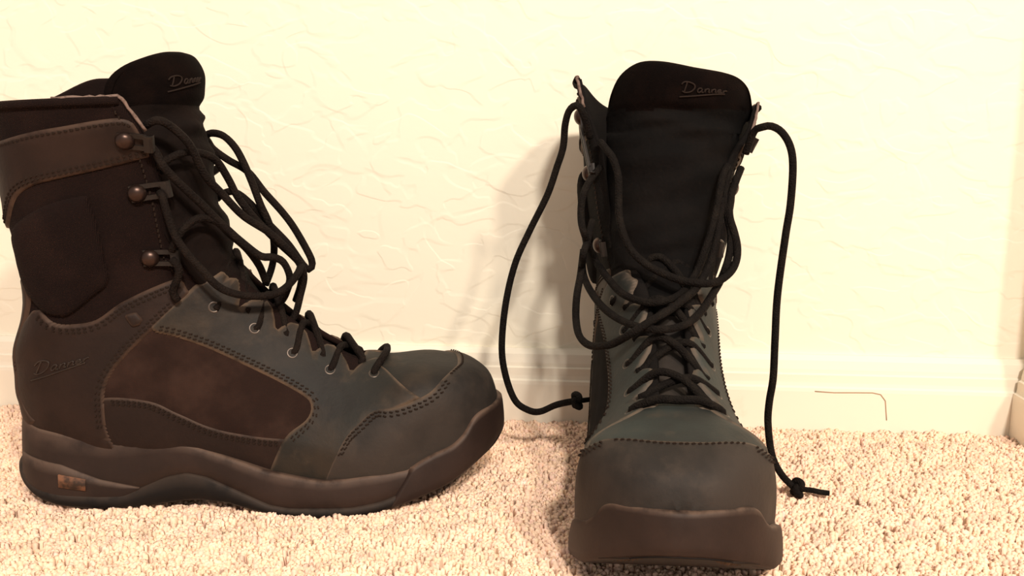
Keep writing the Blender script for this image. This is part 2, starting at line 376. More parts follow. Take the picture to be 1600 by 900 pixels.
LACES = {'L': {
  'A': [(102.7, 50.0, 243.5), (107.9, 52.0, 246.1), (112.2, 52.0, 246.1), (118.5, 48.0, 241.4), (125.7, 44.0, 232.1), (131.4, 36.0, 214.4), (139.3, 28.0, 202.3), (150.2, 22.0, 188.3), (164.4, 16.0, 177.2), (174.2, 12.0, 166.8), (181.4, 8.0, 156.7), (183.7, 4.0, 146.4), (180.5, 2.0, 133.3), (177.5, 4.0, 122.1), (173.5, 6.0, 116.1)],
  'B': [(102.8, 52.0, 234.0), (107.3, 50.0, 228.4), (110.6, 50.0, 221.0), (114.8, 48.0, 214.9), (120.7, 44.0, 207.2), (128.4, 38.0, 197.6), (134.7, 34.0, 189.4), (142.6, 30.0, 179.9), (150.7, 28.0, 171.7), (160.4, 25.0, 163.2), (167.7, 22.0, 162.0), (173.3, 18.0, 158.1), (176.3, 14.0, 148.0), (173.7, 10.0, 139.4), (169.1, 6.0, 131.1), (161.9, 2.0, 125.3)],
  'C': [(107.3, 46.0, 204.6), (109.3, 48.0, 201.7), (111.0, 48.0, 193.4), (115.1, 48.0, 179.2), (122.0, 48.0, 167.6), (130.2, 47.0, 157.3), (138.0, 45.0, 147.6), (147.4, 42.0, 142.2), (158.9, 36.0, 139.5), (168.3, 30.0, 139.6), (175.4, 24.0, 143.0), (181.6, 16.0, 150.4), (182.5, 8.0, 154.6)],
  'D': [(116.4, -24.0, 232.4), (119.3, -20.0, 237.5), (125.4, -14.0, 239.2), (133.7, -8.0, 237.2), (141.2, -4.0, 230.3), (146.5, -2.0, 220.9), (151.7, 0.0, 208.7), (156.8, 0.0, 193.4), (160.7, -1.0, 183.8), (163.4, -4.0, 172.1), (162.7, -8.0, 160.1), (159.9, -12.0, 149.7), (155.3, -14.0, 138.6)],
  'E': [(115.7, -28.0, 237.4), (119.4, -24.0, 233.7), (124.0, -18.0, 228.8), (134.9, -12.0, 221.8), (147.6, -9.0, 214.5), (158.0, -8.0, 201.2), (168.7, -8.0, 188.6), (176.7, -8.0, 177.2), (185.7, -8.0, 160.0), (187.6, -8.0, 153.2), (185.7, -6.0, 150.0), (181.9, -4.0, 153.7), (173.0, -3.0, 167.5), (160.7, -5.0, 180.5), (148.4, -7.0, 194.2), (138.6, -10.0, 201.1), (130.6, -14.0, 200.0), (124.9, -20.0, 196.2)],
  'F': [(103.8, 40.0, 218.7), (110.2, 42.0, 222.6), (116.9, 40.0, 226.4), (124.3, 35.0, 228.2), (131.1, 28.0, 226.1), (136.0, 22.0, 221.7), (140.8, 16.0, 210.7), (145.7, 12.0, 198.4), (155.3, 9.0, 184.7), (167.6, 6.0, 170.3), (177.8, 3.0, 159.4), (182.1, 0.0, 152.2), (180.2, -4.0, 140.0), (175.9, -8.0, 128.5)],
  'G': [(110.4, 40.0, 168.6), (116.0, 42.0, 178.6), (122.3, 40.0, 185.7), (129.0, 36.0, 188.4), (136.7, 32.0, 185.3), (142.9, 27.0, 177.2), (150.9, 20.0, 167.5), (156.8, 12.0, 155.3), (158.9, 4.0, 143.6)],
  'H': [(111.0, 43.0, 163.9), (115.1, 44.0, 158.9), (114.1, 43.0, 152.5), (109.8, 40.0, 143.8), (111.9, 38.0, 137.4)],
}, 'R': {
  'A': [(108.0, -50.7, 237.3), (116.0, -55.2, 251.8), (116.0, -59.1, 258.0), (112.0, -64.5, 255.2), (108.0, -67.4, 245.7), (104.0, -68.6, 230.9), (102.0, -72.8, 217.1), (100.0, -79.1, 198.3), (98.0, -90.9, 173.9), (95.0, -101.2, 150.1), (92.0, -108.0, 120.8), (88.0, -111.0, 88.7), (84.0, -108.5, 66.4), (82.0, -101.6, 47.3), (84.0, -91.6, 40.9), (88.0, -83.0, 41.4), (92.0, -71.9, 47.7), (96.0, -61.8, 51.6), (98.0, -56.3, 52.8)],
  'B': [(112.0, 50.8, 227.5), (118.0, 54.5, 241.6), (122.0, 58.5, 244.4), (124.0, 64.1, 245.2), (126.0, 70.7, 241.2), (128.0, 75.9, 232.1), (130.0, 77.7, 219.3), (130.0, 77.4, 195.7), (130.0, 75.3, 175.2), (130.0, 72.3, 137.6), (132.0, 71.8, 108.2), (132.0, 71.9, 82.4), (132.0, 70.2, 65.8), (132.0, 70.1, 50.9), (135.0, 73.1, 30.3), (137.0, 79.5, 17.9), (140.0, 86.3, 11.3), (141.0, 90.0, 7.9)],
  'C': [(112.0, -43.6, 217.7), (122.0, -50.3, 209.7), (128.0, -55.1, 198.4), (132.0, -55.7, 185.4), (136.0, -53.4, 175.8), (111.8, -46.3, 156.8), (129.4, -38.7, 147.8), (150.5, -30.1, 140.9), (162.7, -19.8, 137.9), (167.1, -9.8, 137.3), (164.6, 1.2, 139.5), (159.2, 9.5, 144.3), (147.0, 17.6, 153.5), (144.0, 22.3, 165.4), (138.0, 27.4, 180.3), (132.0, 31.2, 196.2), (124.0, 34.5, 211.3), (116.0, 38.6, 220.1)],
  'D': [(120.0, -48.1, 183.1), (130.0, -51.3, 171.4), (138.0, -54.0, 161.9), (110.9, -53.8, 147.4), (120.6, -49.8, 138.1), (148.5, -41.6, 131.2), (166.1, -31.5, 126.6), (181.7, -20.5, 125.2), (188.6, -9.5, 125.0), (186.1, 0.5, 125.4), (180.8, 10.1, 128.0), (171.5, 18.6, 133.5), (159.2, 26.1, 141.0), (148.5, 32.4, 148.3), (150.0, 35.4, 157.5), (144.0, 38.3, 166.1), (136.0, 39.8, 177.4), (130.0, 37.8, 189.2), (124.0, 36.5, 203.1), (116.0, 40.4, 216.0)],
  'E': [(118.0, -53.7, 163.6), (124.0, -55.5, 147.2), (132.0, -57.8, 133.4), (136.8, -57.9, 119.3), (149.5, -55.2, 111.0), (161.2, -48.6, 108.0), (173.9, -39.7, 111.1), (178.3, -34.0, 113.9), (189.1, -23.9, 122.8), (187.1, -13.3, 129.6), (177.8, -2.1, 134.3), (170.0, 7.7, 140.2), (160.7, 16.3, 145.9), (150.0, 24.3, 156.5), (144.0, 28.6, 168.0), (136.0, 32.3, 183.5), (128.0, 34.4, 199.2)],
  'F': [(110.0, -43.9, 234.5), (120.0, -39.8, 229.6), (128.0, -35.8, 224.1), (133.0, -32.4, 213.3), (136.0, -31.9, 203.2), (140.0, -31.7, 191.3), (144.0, -29.6, 180.2), (148.0, -24.7, 168.9), (152.0, -16.6, 160.6), (156.0, -6.0, 154.9), (160.0, 4.4, 151.2), (162.0, 12.9, 149.7), (162.0, 23.5, 149.1), (158.0, 32.5, 151.4), (152.0, 39.1, 156.2), (147.0, 42.4, 162.9), (143.0, 43.0, 170.5), (138.0, 41.5, 178.9), (132.0, 39.2, 188.1), (127.0, 39.9, 198.4), (122.0, 43.5, 209.3), (116.0, 47.7, 218.5)],
}}
SCRIPT = [   # the handwritten emblem as pen strokes (x, y), y = 1 is the height of the capital
 [(-.05,.98),(-.12,.5),(-.2,.02)], [(-.45,.72),(-.25,1.0),(.15,1.05),(.5,.85),(.55,.45),(.3,.08),(-.1,-.02),(-.35,.1)],
 [(1.12,.48),(.92,.5),(.80,.22),(.92,.0),(1.10,.2),(1.16,.48),(1.12,.08),(1.28,.04)],
 [(1.38,.48),(1.36,.0),(1.42,.34),(1.58,.5),(1.68,.38),(1.66,.04),(1.78,.06)],
 [(1.90,.48),(1.88,.0),(1.94,.34),(2.10,.5),(2.20,.38),(2.18,.04),(2.30,.06)],
 [(2.38,.22),(2.62,.30),(2.58,.5),(2.42,.42),(2.38,.12),(2.55,.0),(2.75,.14)],
 [(2.85,.5),(2.84,.0),(2.90,.34),(3.02,.5),(3.14,.44)], [(-.5,-.42),(.6,-.36),(1.8,-.26),(3.0,-.14)] ]

def plane_dist(P, B):
    """distance of every point of P to the closed polyline B (3-D), near enough from its dense samples"""
    C = np.roll(B, -1, 0)
    D = np.concatenate([B*(1 - f) + C*f for f in (0, .25, .5, .75)]).astype(np.float32); P = np.asarray(P, np.float32)
    out = np.empty(len(P), np.float32); d2 = (D*D).sum(1)
    for i in range(0, len(P), 2000):
        q = P[i:i+2000]; out[i:i+2000] = np.sqrt(np.maximum(((q[:, None, :] - D[None])**2).sum(-1).min(1), 0))
    return out
def inside(P, poly):
    x, y = P[:, 0], P[:, 1]; r = np.zeros(len(P), bool); j = len(poly) - 1
    for i in range(len(poly)):
        xi, yi = poly[i]; xj, yj = poly[j]
        if yi != yj:
            r ^= ((yi > y) != (yj > y)) & (x < (xj - xi)*(y - yi)/(yj - yi) + xi)
        j = i
    return r
def frame_at(S, a, b, axis):
    """outward normals and tangents of surface S at arrays a, b; axis(P) = a point inside the boot for each P"""
    h = 1e-3; a = np.asarray(a, float); b = np.asarray(b, float)
    def nrm(bb):
        Pa = (S(a + h, bb) - S(a - h, bb)) / (2*h); Pb = (S(a, bb + h*.5) - S(a, bb - h*.5)) / h
        n = np.cross(Pa, Pb); return n / (np.linalg.norm(n, axis=-1, keepdims=True) + 1e-12), Pa, Pb
    P = S(a, b); ax = axis(P)
    def out(n, Q):
        s = np.sign(((Q - ax) * n).sum(-1)); s[s == 0] = 1; return n*s[:, None]
    closed = (a < 5.8) if S is upper else np.zeros(a.shape, bool)
    e = .14; bb = np.where(closed & (np.abs(b) < e), np.where(b >= 0, e, -e), b)
    n, Pa, Pb = nrm(bb); n = out(n, S(a, bb))
    if closed.any():                                    # round the normal over the ridge of the closed toe
        n2, _, _ = nrm(-bb); n2 = out(n2, S(a, -bb)); av = n + n2; av /= np.linalg.norm(av, axis=-1, keepdims=True) + 1e-12
        f = np.clip(np.abs(b)/e, 0, 1)[:, None]; mixd = av*(1 - f) + n*f
        n = np.where(closed[:, None], mixd / (np.linalg.norm(mixd, axis=-1, keepdims=True) + 1e-12), n)
    return P, n, Pa, Pb
def boot_axis(P):
    Q = P.copy(); Q[:, 1] = 0
    foot = P[:, 2] < .12
    Q[:, 2] = np.where(foot & (P[:, 0] > .10), .035, P[:, 2])
    Q[:, 0] = np.where(foot & (P[:, 0] > .10), np.minimum(P[:, 0], .285), np.clip(P[:, 0]*.5 + .03, .04, .08))
    Q[:, 2] = np.where(~foot & (P[:, 0] > .12), .06, Q[:, 2])
    return Q

class Boot:
    def __init__(self, side, root, M):
        self.m = 1 if side == 'L' else -1; self.side = side; self.root = root; self.M = M
    def loc(self, P):                                   # (u, v, z) -> object space
        P = np.asarray(P, float); return np.stack([P[..., 0] - .15, -self.m*P[..., 1], P[..., 2]], -1)
    def put(self, name, V, F, material, parent=None, **k):
        return mesh_obj(name, self.loc(np.asarray(V, float)), F, self.M[material], parent or self.root, **k)

    def panel(self, name, S, poly, off, material, parent=None, step=.004, rim=.0011, bulge=0, bulge_r=.012, low=-.0008, wear=1., axis=boot_axis, ripple=0):
        poly = np.asarray(poly, float)
        C3 = S(poly[:, 0], poly[:, 1]); per = np.linalg.norm(np.diff(np.r_[C3, C3[:1]], axis=0), axis=1).sum()
        # even samples along the outline
        dense = np.concatenate([poly[i] + (poly[(i+1) % len(poly)] - poly[i]) * np.linspace(0, 1, 12, endpoint=False)[:, None] for i in range(len(poly))])
        D3 = S(dense[:, 0], dense[:, 1]); dd = np.r_[0, np.cumsum(np.linalg.norm(np.diff(np.r_[D3, D3[:1]], axis=0), axis=1))]
        nb = max(16, int(dd[-1] / .0025)); x = np.linspace(0, dd[-1], nb, endpoint=False)
        dc = np.r_[dense, dense[:1]]
        B = np.stack([np.interp(x, dd, dc[:, 0]), np.interp(x, dd, dc[:, 1])], 1)
        B3, N3, Pa, Pb = frame_at(S, B[:, 0], B[:, 1], axis)
        sa = np.median(np.linalg.norm(Pa, axis=1)); sb = np.median(np.linalg.norm(Pb, axis=1))
        sc = np.array([sa, sb])
        area2 = np.sum(B[:, 0]*np.roll(B[:, 1], -1) - np.roll(B[:, 0], -1)*B[:, 1])
        def inset(dist):
            tg = np.roll(B3, -1, 0) - np.roll(B3, 1, 0); tg /= np.linalg.norm(tg, axis=1, keepdims=True) + 1e-12
            iw = np.cross(N3, tg)
            J = np.stack([Pa, Pb], -1); dab = np.einsum('nij,nj->ni', np.linalg.pinv(J), iw*dist)
            c1 = B + dab; c2 = B - dab; k1 = inside(c1, B); c = np.where(k1[:, None], c1, c2)
            return c[inside(c, B)]
        def keep(c, dmin):
            if not len(c): return c
            return c[plane_dist(S(c[:, 0], c[:, 1]), B3) > dmin]
        r1 = keep(inset(rim), rim*.75); r2 = keep(inset(rim*2.6), rim*2.1)
        lo, hi = B.min(0), B.max(0); ga = np.arange(lo[0], hi[0], step/sa); gb = np.arange(lo[1], hi[1], step/sb)
        G = np.stack(np.meshgrid(ga, gb, indexing='ij'), -1); G[1::2, :, 1] += .5*step/sb; G = G.reshape(-1, 2)
        G = G[inside(G, B)]; G = keep(G, rim*2.6 + step*.45)
        pts = np.concatenate([B, r1, r2, G]) if len(G) else np.concatenate([B, r1, r2])
        res = delaunay_2d_cdt([Vector(p*sc) for p in pts], [], [list(range(nb))], 1, 1e-9)
        vs = np.array([tuple(v) for v in res[0]]) / sc; fs = res[2]
        P, n, _, _ = frame_at(S, vs[:, 0], vs[:, 1], axis)
        d = plane_dist(P, B3)
        h = np.where(d < rim*.3, low, np.where(d < rim*1.7, off*.8, off))
        if bulge:
            q = np.clip(d / bulge_r, 0, 1); h = h + bulge*np.sqrt(1 - (1 - q)**2)
        if ripple:
            h = h + ripple*(np.sin(P[:, 2]*420 + 60*P[:, 0]) * np.sin(P[:, 0]*260 + 1.3))*np.clip(d/.008, 0, 1)
        w = wear*np.clip(1.25 - d/(rim*2.2), 0, 1)
        o = self.put(name, P + n*h[:, None], fs, material, parent, wear=w); self.outline = B
        return o

    def stitches(self, S, line, insets, parent, material='thread', off=.0016, axis=boot_axis, pitch=.0034, shift=None):
        """rows of short thread stitches running along a seam line in the surface's own coordinates"""
        line = np.asarray(line, float); dense = smooth_path(line, 10)
        D3 = S(dense[:, 0], dense[:, 1]); dd = np.r_[0, np.cumsum(np.linalg.norm(np.diff(D3, axis=0), axis=1))]
        x = np.arange(pitch, dd[-1] - pitch*.5, pitch)
        B = np.stack([np.interp(x, dd, dense[:, 0]), np.interp(x, dd, dense[:, 1])], 1)
        P, n, Pa, Pb = frame_at(S, B[:, 0], B[:, 1], axis)
        tg = np.gradient(P, axis=0); tg /= np.linalg.norm(tg, axis=1, keepdims=True) + 1e-12
        iw = np.cross(n, tg); J = np.stack([Pa, Pb], -1); pj = np.linalg.pinv(J)
        # the rows lie on the panel just built: take the side that falls inside its outline
        tr = np.einsum('nij,nj->ni', pj, iw*.003)
        if inside(B - tr, self.outline).sum() > inside(B + tr, self.outline).sum(): iw = -iw
        V, F = [], []
        for di in insets:
            c = B + np.einsum('nij,nj->ni', pj, iw*di) if shift is None else B + np.stack([shift*di/np.linalg.norm(Pa, axis=1), 0*B[:, 0]], 1)
            Q, m, _, _ = frame_at(S, c[:, 0], c[:, 1], axis)
            for i in range(len(Q)):
                t = tg[i] + .35*iw[i]; t /= np.linalg.norm(t); w = np.cross(m[i], t)
                o = Q[i] + m[i]*off; b = len(V); a, g, hh = .0012, .00042, .0005
                for sx, sz in ((-1, -.6), (-.55, 1), (.55, 1), (1, -.6)):
                    for sy in (-1, 1): V.append(o + t*a*sx + w*g*sy + m[i]*hh*sz)
                F += [(b, b+1, b+3, b+2), (b+2, b+3, b+5, b+4), (b+4, b+5, b+7, b+6), (b, b+2, b+4, b+6), (b+1, b+7, b+5, b+3)]
        o = self.put('stitching', V, F, material, parent, smooth=False); o['kind'] = 'stuff'
        return o

def uz(pts, sign=1):
    """side-view millimetres -> (t, sg) of the upper"""
    ts = invert(np.array(pts)*MM); return np.stack([ts[:, 0], sign*spread(ts[:, 0], 1 - ts[:, 1])], 1)
def uzb(pts, sign=1):
    ts = invert(np.array(pts)*MM); return np.stack([ts[:, 0], sign*ts[:, 1]], 1)
def sm(pts, per=5): return smooth_path(pts, per)

def build_boot(side, root, M):
    B = Boot(side, root, M); LEA = 'leather' if side == 'L' else 'leather_teal'
    # ---- upper: the woven shell under every leather piece
    nt_, ns = 185, 30
    t = np.linspace(0, NK, nt_); sg = np.r_[np.linspace(1, 0, ns), np.linspace(0, -1, ns)]; sg[ns] = -1e-9
    TT, SS = np.meshgrid(t, sg, indexing='ij'); P = upper(TT, SS).reshape(-1, 3); w = 2*ns
    F = []
    for i in range(nt_ - 1):
        for k in range(w - 1):
            if k == ns - 1: continue
            F.append((i*w + k, i*w + k + 1, (i+1)*w + k + 1, (i+1)*w + k))
    up = B.put('upper', P, F, 'nylon', weld=2e-5)
    sd = up.modifiers.new('thickness', 'SOLIDIFY'); sd.thickness = .0028; sd.offset = -1
    # make sure the thickness goes inwards
    me = up.data; c = sum((p.normal.y * (1 if p.center.y > 0 else -1) * p.area for p in me.polygons))
    if c < 0: me.flip_normals()

    # ---- toe cap
    cap = uz(CAP); lat = sm(np.r_[cap, [(3.30, .19), (3.10, .08), (3.05, 0.)]], 6)
    med = lat[::-1][1:].copy(); med[:, 1] *= -1
    tc0 = lat[0, 0]
    poly = np.r_[lat, med, [(x, -1.) for x in np.linspace(tc0, .06, 14)], [(.06, s) for s in np.linspace(-.9, .9, 7)], [(x, 1.) for x in np.linspace(.06, tc0, 14)][:-1]]
    o = B.panel('toe_cap', upper, poly, .0024, 'leather_dusty', step=.0045)
    for sn in (1, -1): B.stitches(upper, cap[1:8]*[1, sn], (.0034, .0056), o, off=.0030)
    B.stitches(upper, np.r_[lat[42::2], (lat[42::2]*[1, -1])[::-1][1:]], (.0040,), o, off=.0026, shift=-1)
    # ---- vamp under the lacing
    B.panel('vamp', upper, [(2.6, -.2), (2.6, .2), (3.6, .65), (4.5, .76), (5.3, .62), (5.9, .15), (5.9, -.15), (5.3, -.62), (4.5, -.76), (3.6, -.65)], .0007, LEA)
    eye_ts = invert(np.array(EYELETS)*MM)
    # ---- quarters with the scalloped eyelet edge
    for sn in (1, -1):
        edge = [(4.22, .53), (4.55, .46), (4.95, .36), (5.35, .25)]
        for i, (et, es) in enumerate(eye_ts):
            e2 = eye_ts[i+1][0] if i < 4 else et + 1.6
            edge += [(et - .28, .018), (et, .004), (et + .28, .018)]
            if i < 4:
                mt = .5*(et + e2); edge += [(mt - .14, .055), (mt, .105), (mt + .14, .055)]
        edge += [(eye_ts[-1][0] + .8, .006), (11.6, .05)]
        edge = np.array(edge); edge[4:, 1] = spread(edge[4:, 0], edge[4:, 1])
        front = uz([(203, 20), (211, 39.8), (219, 53.5), (229, 62), (243, 66.5), (253, 71)])
        back = uz([(120, 146), (113, 139), (106, 134), (93, 121)])
        low = sm(uz(QUARTER_LOW), 5)
        poly = np.r_[front, edge, back, low]; poly[:, 1] *= sn
        q = B.panel('quarter', upper, poly, .0021, LEA, step=.004)
        seam = uz(QUARTER_LOW[:8])*[1, sn]
        B.stitches(upper, seam, (.003, .0052), q, off=.0023)
        # ---- woven side panel and the leather strip below it
        B.panel('side_panel', upper, sm(uz([(95,120),(127,110),(150,99),(170,90),(187,81),(195,73),(192,61),(177,48),(157,49),(133,53),(111,62.5),(92,71),(64,74),(62,90),(74,106)])*[1, sn], 3), .0004, 'nylon_rust', wear=0, ripple=.0004)
        lo_ = np.r_[sm(uz(SIDE_LOW), 4), uz([(180, 50), (172, 24), (120, 28), (60, 36), (58, 76)])]; lo_[:, 1] *= sn
        l = B.panel('lower_panel', upper, lo_, .0009, 'leather_brown' if side == 'L' else LEA)
        B.stitches(upper, uz(SIDE_LOW)*[1, sn], (.0028, .005), l, off=.0012)
        # ---- heel counter
        poly = np.r_[sm(uz(COUNTER_TOP), 4), sm(uz(COUNTER_FRONT), 5), uz([(30, 40), (6, 47), (2, 75), (3, 95), (8, 112), (14, 122), (22, 131)])]; poly[:, 1] *= sn
        hc = B.panel('heel_counter', upper, poly, .0019, 'leather_brown')
        B.stitches(upper, uz(COUNTER_FRONT[1:7])*[1, sn], (.0034, .0058), hc, off=.0021)
        B.stitches(upper, uz(COUNTER_TOP)*[1, sn], (.0032, .0054), hc, off=.0021)
        tb = B.panel('tab', upper, uz(TAB)*[1, sn], .0036, 'leather_brown', hc, step=.002, rim=.0008)
        # emblem pressed into the heel counter: raised pen strokes
        V, F = [], []
        for st in SCRIPT:
            Q = chord_path(np.array(st), .06); x = (Q[:, 0] + .5) / 3.6; y = Q[:, 1]*(1 - .45*x) + .0
            uu = 20 + 36*x + 3.0*y; zz = 90 + 10.5*x + 8.6*y
            if sn*B.m < 0: uu = 20 + 36*(1 - x) + 3.0*y; zz = 90 + 10.5*(1 - x) + 8.6*y
            c = uz(np.stack([uu, zz], 1))*[1, sn]
            Pp, nn, _, _ = frame_at(upper, c[:, 0], c[:, 1], boot_axis)
            tube(V, F, Pp + nn*.0021, .00055, 5)
        B.put('logo', V, F, 'emboss', hc)
        # ---- ankle pad
        B.panel('ankle_pad', upper, sm(uz(PAD), 1)*[1, sn] if False else smooth_path(uz(PAD), 4, True)*[1, sn], .0006, 'nylon', bulge=.0055, bulge_r=.014, wear=0, step=.0035)
        # ---- facing strip along the front edge of the shaft
        poly = [(x, .004) for x in np.linspace(11.8, 21.8, 20)] + [(x, .085) for x in np.linspace(21.8, 12.2, 20)]
        fs = B.panel('facing', upper, np.array(poly)*[1, sn], .0008, 'nylon', step=.0035, wear=0)
        B.stitches(upper, np.array([(x, .085) for x in np.linspace(12.4, 21.6, 12)])*[1, sn], (.0014,), fs, off=.001)
    # ---- leather band round the top of the shaft
    ct = uzb(COLLAR_TOP); cb = uzb(COLLAR_BOT)
    top = np.r_[[(20.75, 0.)], [(20.85, .06)], ct]; bot = np.r_[[(18.9, 0.)], [(19.0, .08)], cb, [(cb[-1, 0] + .02, .985)]]
    top = np.r_[top, [(ct[-1, 0], .992)]]
    top = sm(top, 4); bot = sm(bot, 4)
    poly = np.r_[top[::-1], (top*[1, -1])[1:], (bot*[1, -1])[::-1], bot[1:]]
    cband = B.panel('collar_band', upper_b, poly, .0019, 'leather_brown', step=.0045)
    for sn in (1, -1):
        B.stitches(upper_b, bot[3:]*[1, sn], (.003, .0052), cband, off=.0021)
        B.stitches(upper_b, top[3:]*[1, sn], (.003,), cband, off=.0021)
    # ---- strip up the back seam
    st = np.array([(12.2, .10), (13, .062), (14, .060), (15, .068), (16, .095), (16.6, .11), (17.2, .085), (17.5, .03)])
    st = sm(st, 4); poly = np.r_[st, (st*[1, -1])[::-1]]
    bs = B.panel('back_strip', upper_b, poly, .0026, 'leather_brown', step=.0035)
    # ---- bound rim and the frayed pale lining at its front corners
    ta = np.linspace(-.995, .995, 120); Pr = upper_b(np.full(120, NK - .02), ta)
    V, F = [], []; tube(V, F, Pr + [0, 0, -.0004], .0026, 8); B.put('rim_binding', V, F, 'nylon')
    for sn in (1, -1):
        x = np.r_[np.linspace(.60, .995, 16)]; a = upper_b(np.full(16, NK - .02), x*sn)
        b2 = upper_b(np.linspace(NK - .1, 20.9, 7), np.full(7, .995)*sn)
        Q = chord_path(np.r_[a + [0, 0, .0022], b2 + [.0026, 0, .0]], .003)
        Q += rng.normal(0, .00035, Q.shape)
        V, F = [], []; tube(V, F, Q, .0009 + .0003*rng.random(len(Q)), 5); B.put('lining_edge', V, F, 'lining')

    # ---- tongue
    CL = [(262,84),(240,85),(218,87),(199,97),(180,110.5),(164,124),(152,137),(145,149),(139.5,161),(135,177),(130,197),(126.5,222),(123.5,240),(121.5,252),(123.5,265),(124,277),(119,286.5),(113,289)]
    if side == 'R': CL[-5:] = [(121.5,252),(123,264),(123,275),(120,282.5),(116,285)]
    WT = [26,24,21,20,21,23,26,29,32,35,38,41,43,44,44,44,44,44] if side == 'L' else [26,24,21,20,21,23,26,30,33,36,39,42,44.5,46,48,48.5,48.5,48.5]
    SG = [8,8,8,8,9,10,12,15,18,21,24,28,32,35,37,38,36,30] if side == 'L' else [8,8,8,8,9,10,12,15,18,21,23,26,29,31,33,34,32,27]
    TH = [3,3,3,4,5,6,7,8,9,10,11,12,12,11,14,14,10,3]
    CV = [0]*10 + ([0]*8 if side == 'L' else [1,3,5,6.5,8,9,9.5,10])
    TB = np.array([(a[0], a[1], w, s, h, c) for a, w, s, h, c in zip(CL, WT, SG, TH, CV)], float)*MM
    TOP = [(-1,256),(-.97,266),(-.9,275),(-.8,281),(-.65,285.5),(-.5,286.8),(-.3,286.2),(-.1,284.5),(.1,282.5),(.3,281),(.5,279.5),(.7,277),(.85,272.5),(.94,266),(1,254)] if side == 'R' else \
          [(-1,262),(-.95,273),(-.85,280.5),(-.7,285),(-.5,287.5),(-.3,288.5),(0,289),(.3,288.5),(.5,287),(.7,283.5),(.85,278.5),(.95,271),(1,260)]
    tp_ = smooth_path(np.array(TOP, float), 6); TOP_P, TOP_Z = tp_[:, 0], tp_[:, 1]*MM
    nq, npp = 120, 48
    def tongue(q, p, outer=1.):
        k = catmull(TB, q); k2 = catmull(TB, np.clip(q + .05, 0, 17)); k1 = catmull(TB, np.clip(q - .05, 0, 17))
        tu, tz = k2[..., 0] - k1[..., 0], k2[..., 1] - k1[..., 1]; ln = np.hypot(tu, tz) + 1e-9; nu, nz_ = tz/ln, -tu/ln
        top = np.clip((q - 13.5)/2, 0, 1); nu = nu*(1 - top) + top; nz_ = nz_*(1 - top)
        ln = np.hypot(nu, nz_); nu, nz_ = nu/ln, nz_/ln
        ap = np.abs(p); edge = np.sqrt(np.clip(1 - ap**6, 0, 1))
        # soft cross folds of a worn tongue
        f = (.0015*np.sin(q*3.6 + 1.6*p + .9*np.sin(2.6*p + q)) + .0009*np.sin(q*7.3 - 2.4*p + 1.3*np.sin(1.7*p + 2))) * np.clip((q - 6)/2, 0, 1) * np.clip((14 - q)/1.5, 0, 1)
        f = f + .0020*np.exp(-((q - 13.2 + .5*p*p)/.28)**2)*-1
        d = -k[..., 3]*ap**2.4 + (f + .5*k[..., 4])*edge if outer > 0 else -k[..., 3]*ap**2.4 - .5*k[..., 4]*edge
        u = k[..., 0] + nu*d - .5*k[..., 4]*nu; z = k[..., 1] + nz_*d - .5*k[..., 4]*nz_
        # the two top corners are rounded
        z0, z1 = catmull(TB, np.array(12.))[1], TB[-1, 1]; f_ = np.clip((z - z0)/(z1 - z0), 0, None)
        z = np.where(q > 12, z0 + f_*(np.interp(p, TOP_P, TOP_Z) - z0), z)
        return np.stack([u, k[..., 5] + k[..., 2]*p, z], -1)
    q = np.linspace(0, 17, nq); p = np.sin(np.linspace(-1, 1, npp)*math.pi/2)
    QQ, PP = np.meshgrid(q, p, indexing='ij'); A = tongue(QQ, PP, 1).reshape(-1, 3); C = tongue(QQ, PP, -1).reshape(-1, 3)
    V = np.r_[A, C]; F = []; n0 = len(A)
    for i in range(nq - 1):
        for k in range(npp - 1):
            a, b, c, d = i*npp + k, i*npp + k + 1, (i+1)*npp + k + 1, (i+1)*npp + k
            F.append((a, b, c, d)); F.append((n0 + a, n0 + d, n0 + c, n0 + b))
    for k in range(npp - 1):
        a, b = (nq-1)*npp + k, (nq-1)*npp + k + 1; F.append((a, b, n0 + b, n0 + a)); F.append((k, n0 + k, n0 + k + 1, k + 1))
    for i in range(nq - 1):
        for k in (0, npp - 1): F.append((i*npp + k, (i+1)*npp + k, n0 + (i+1)*npp + k, n0 + i*npp + k))
    tg = B.put('tongue', V, F, 'nylon_black', weld=1e-5)
    tg.data.materials.append(M['suede'])
    zc = np.array([pl.center.z for pl in tg.data.polygons])
    tg.data.materials.append(M['leather_dusty'])
    tg.data.polygons.foreach_set('material_index', np.where(zc > .2555, 1, np.where(zc < .128, 2, 0)).astype(np.int32))
    V, F = [], []
    for stk in SCRIPT:                                   # stitched emblem across the top of the tongue
        Q = chord_path(np.array(stk), .06); x = (Q[:, 0] + .5)/3.6
        pp = (-.05 + .62*x) if side == 'R' else (.66 - .5*x); qq = 14.25 + .25*x + .62*Q[:, 1]*(1 - .4*x)
        tube(V, F, tongue(qq, pp*(1 if side == 'R' else 1)) + [.0006, 0, 0], .00055, 5)
    B.put('logo', V, F, 'stitch_logo', tg)

    # ---- sole
    na = 320; a = np.linspace(-1, 1, na); pu = sole_plan(a)[:, 0]
    def even(tab):
        """smooth curve through a (u, z) table, metres"""
        g = np.arange(-10., 330.); y = np.interp(g, [x for x, _ in tab], [z for _, z in tab]); ker = np.bartlett(9)[1:-1]; ker /= ker.sum()
        ys = np.convolve(np.r_[[y[0]]*3, y, [y[-1]]*3], ker, 'valid'); return lambda u: np.interp(u, g, ys)*MM
    f_top, f_line, f_low = even(SOLE_TOP), even(SOLE_LINE), even(SOLE_LOW)
    pick = lambda f: f(pu*1000)
    zt, zl, zb = pick(f_top), pick(f_line), pick(f_low)
    zl = np.clip(zl, zb + .003, zt - .004)
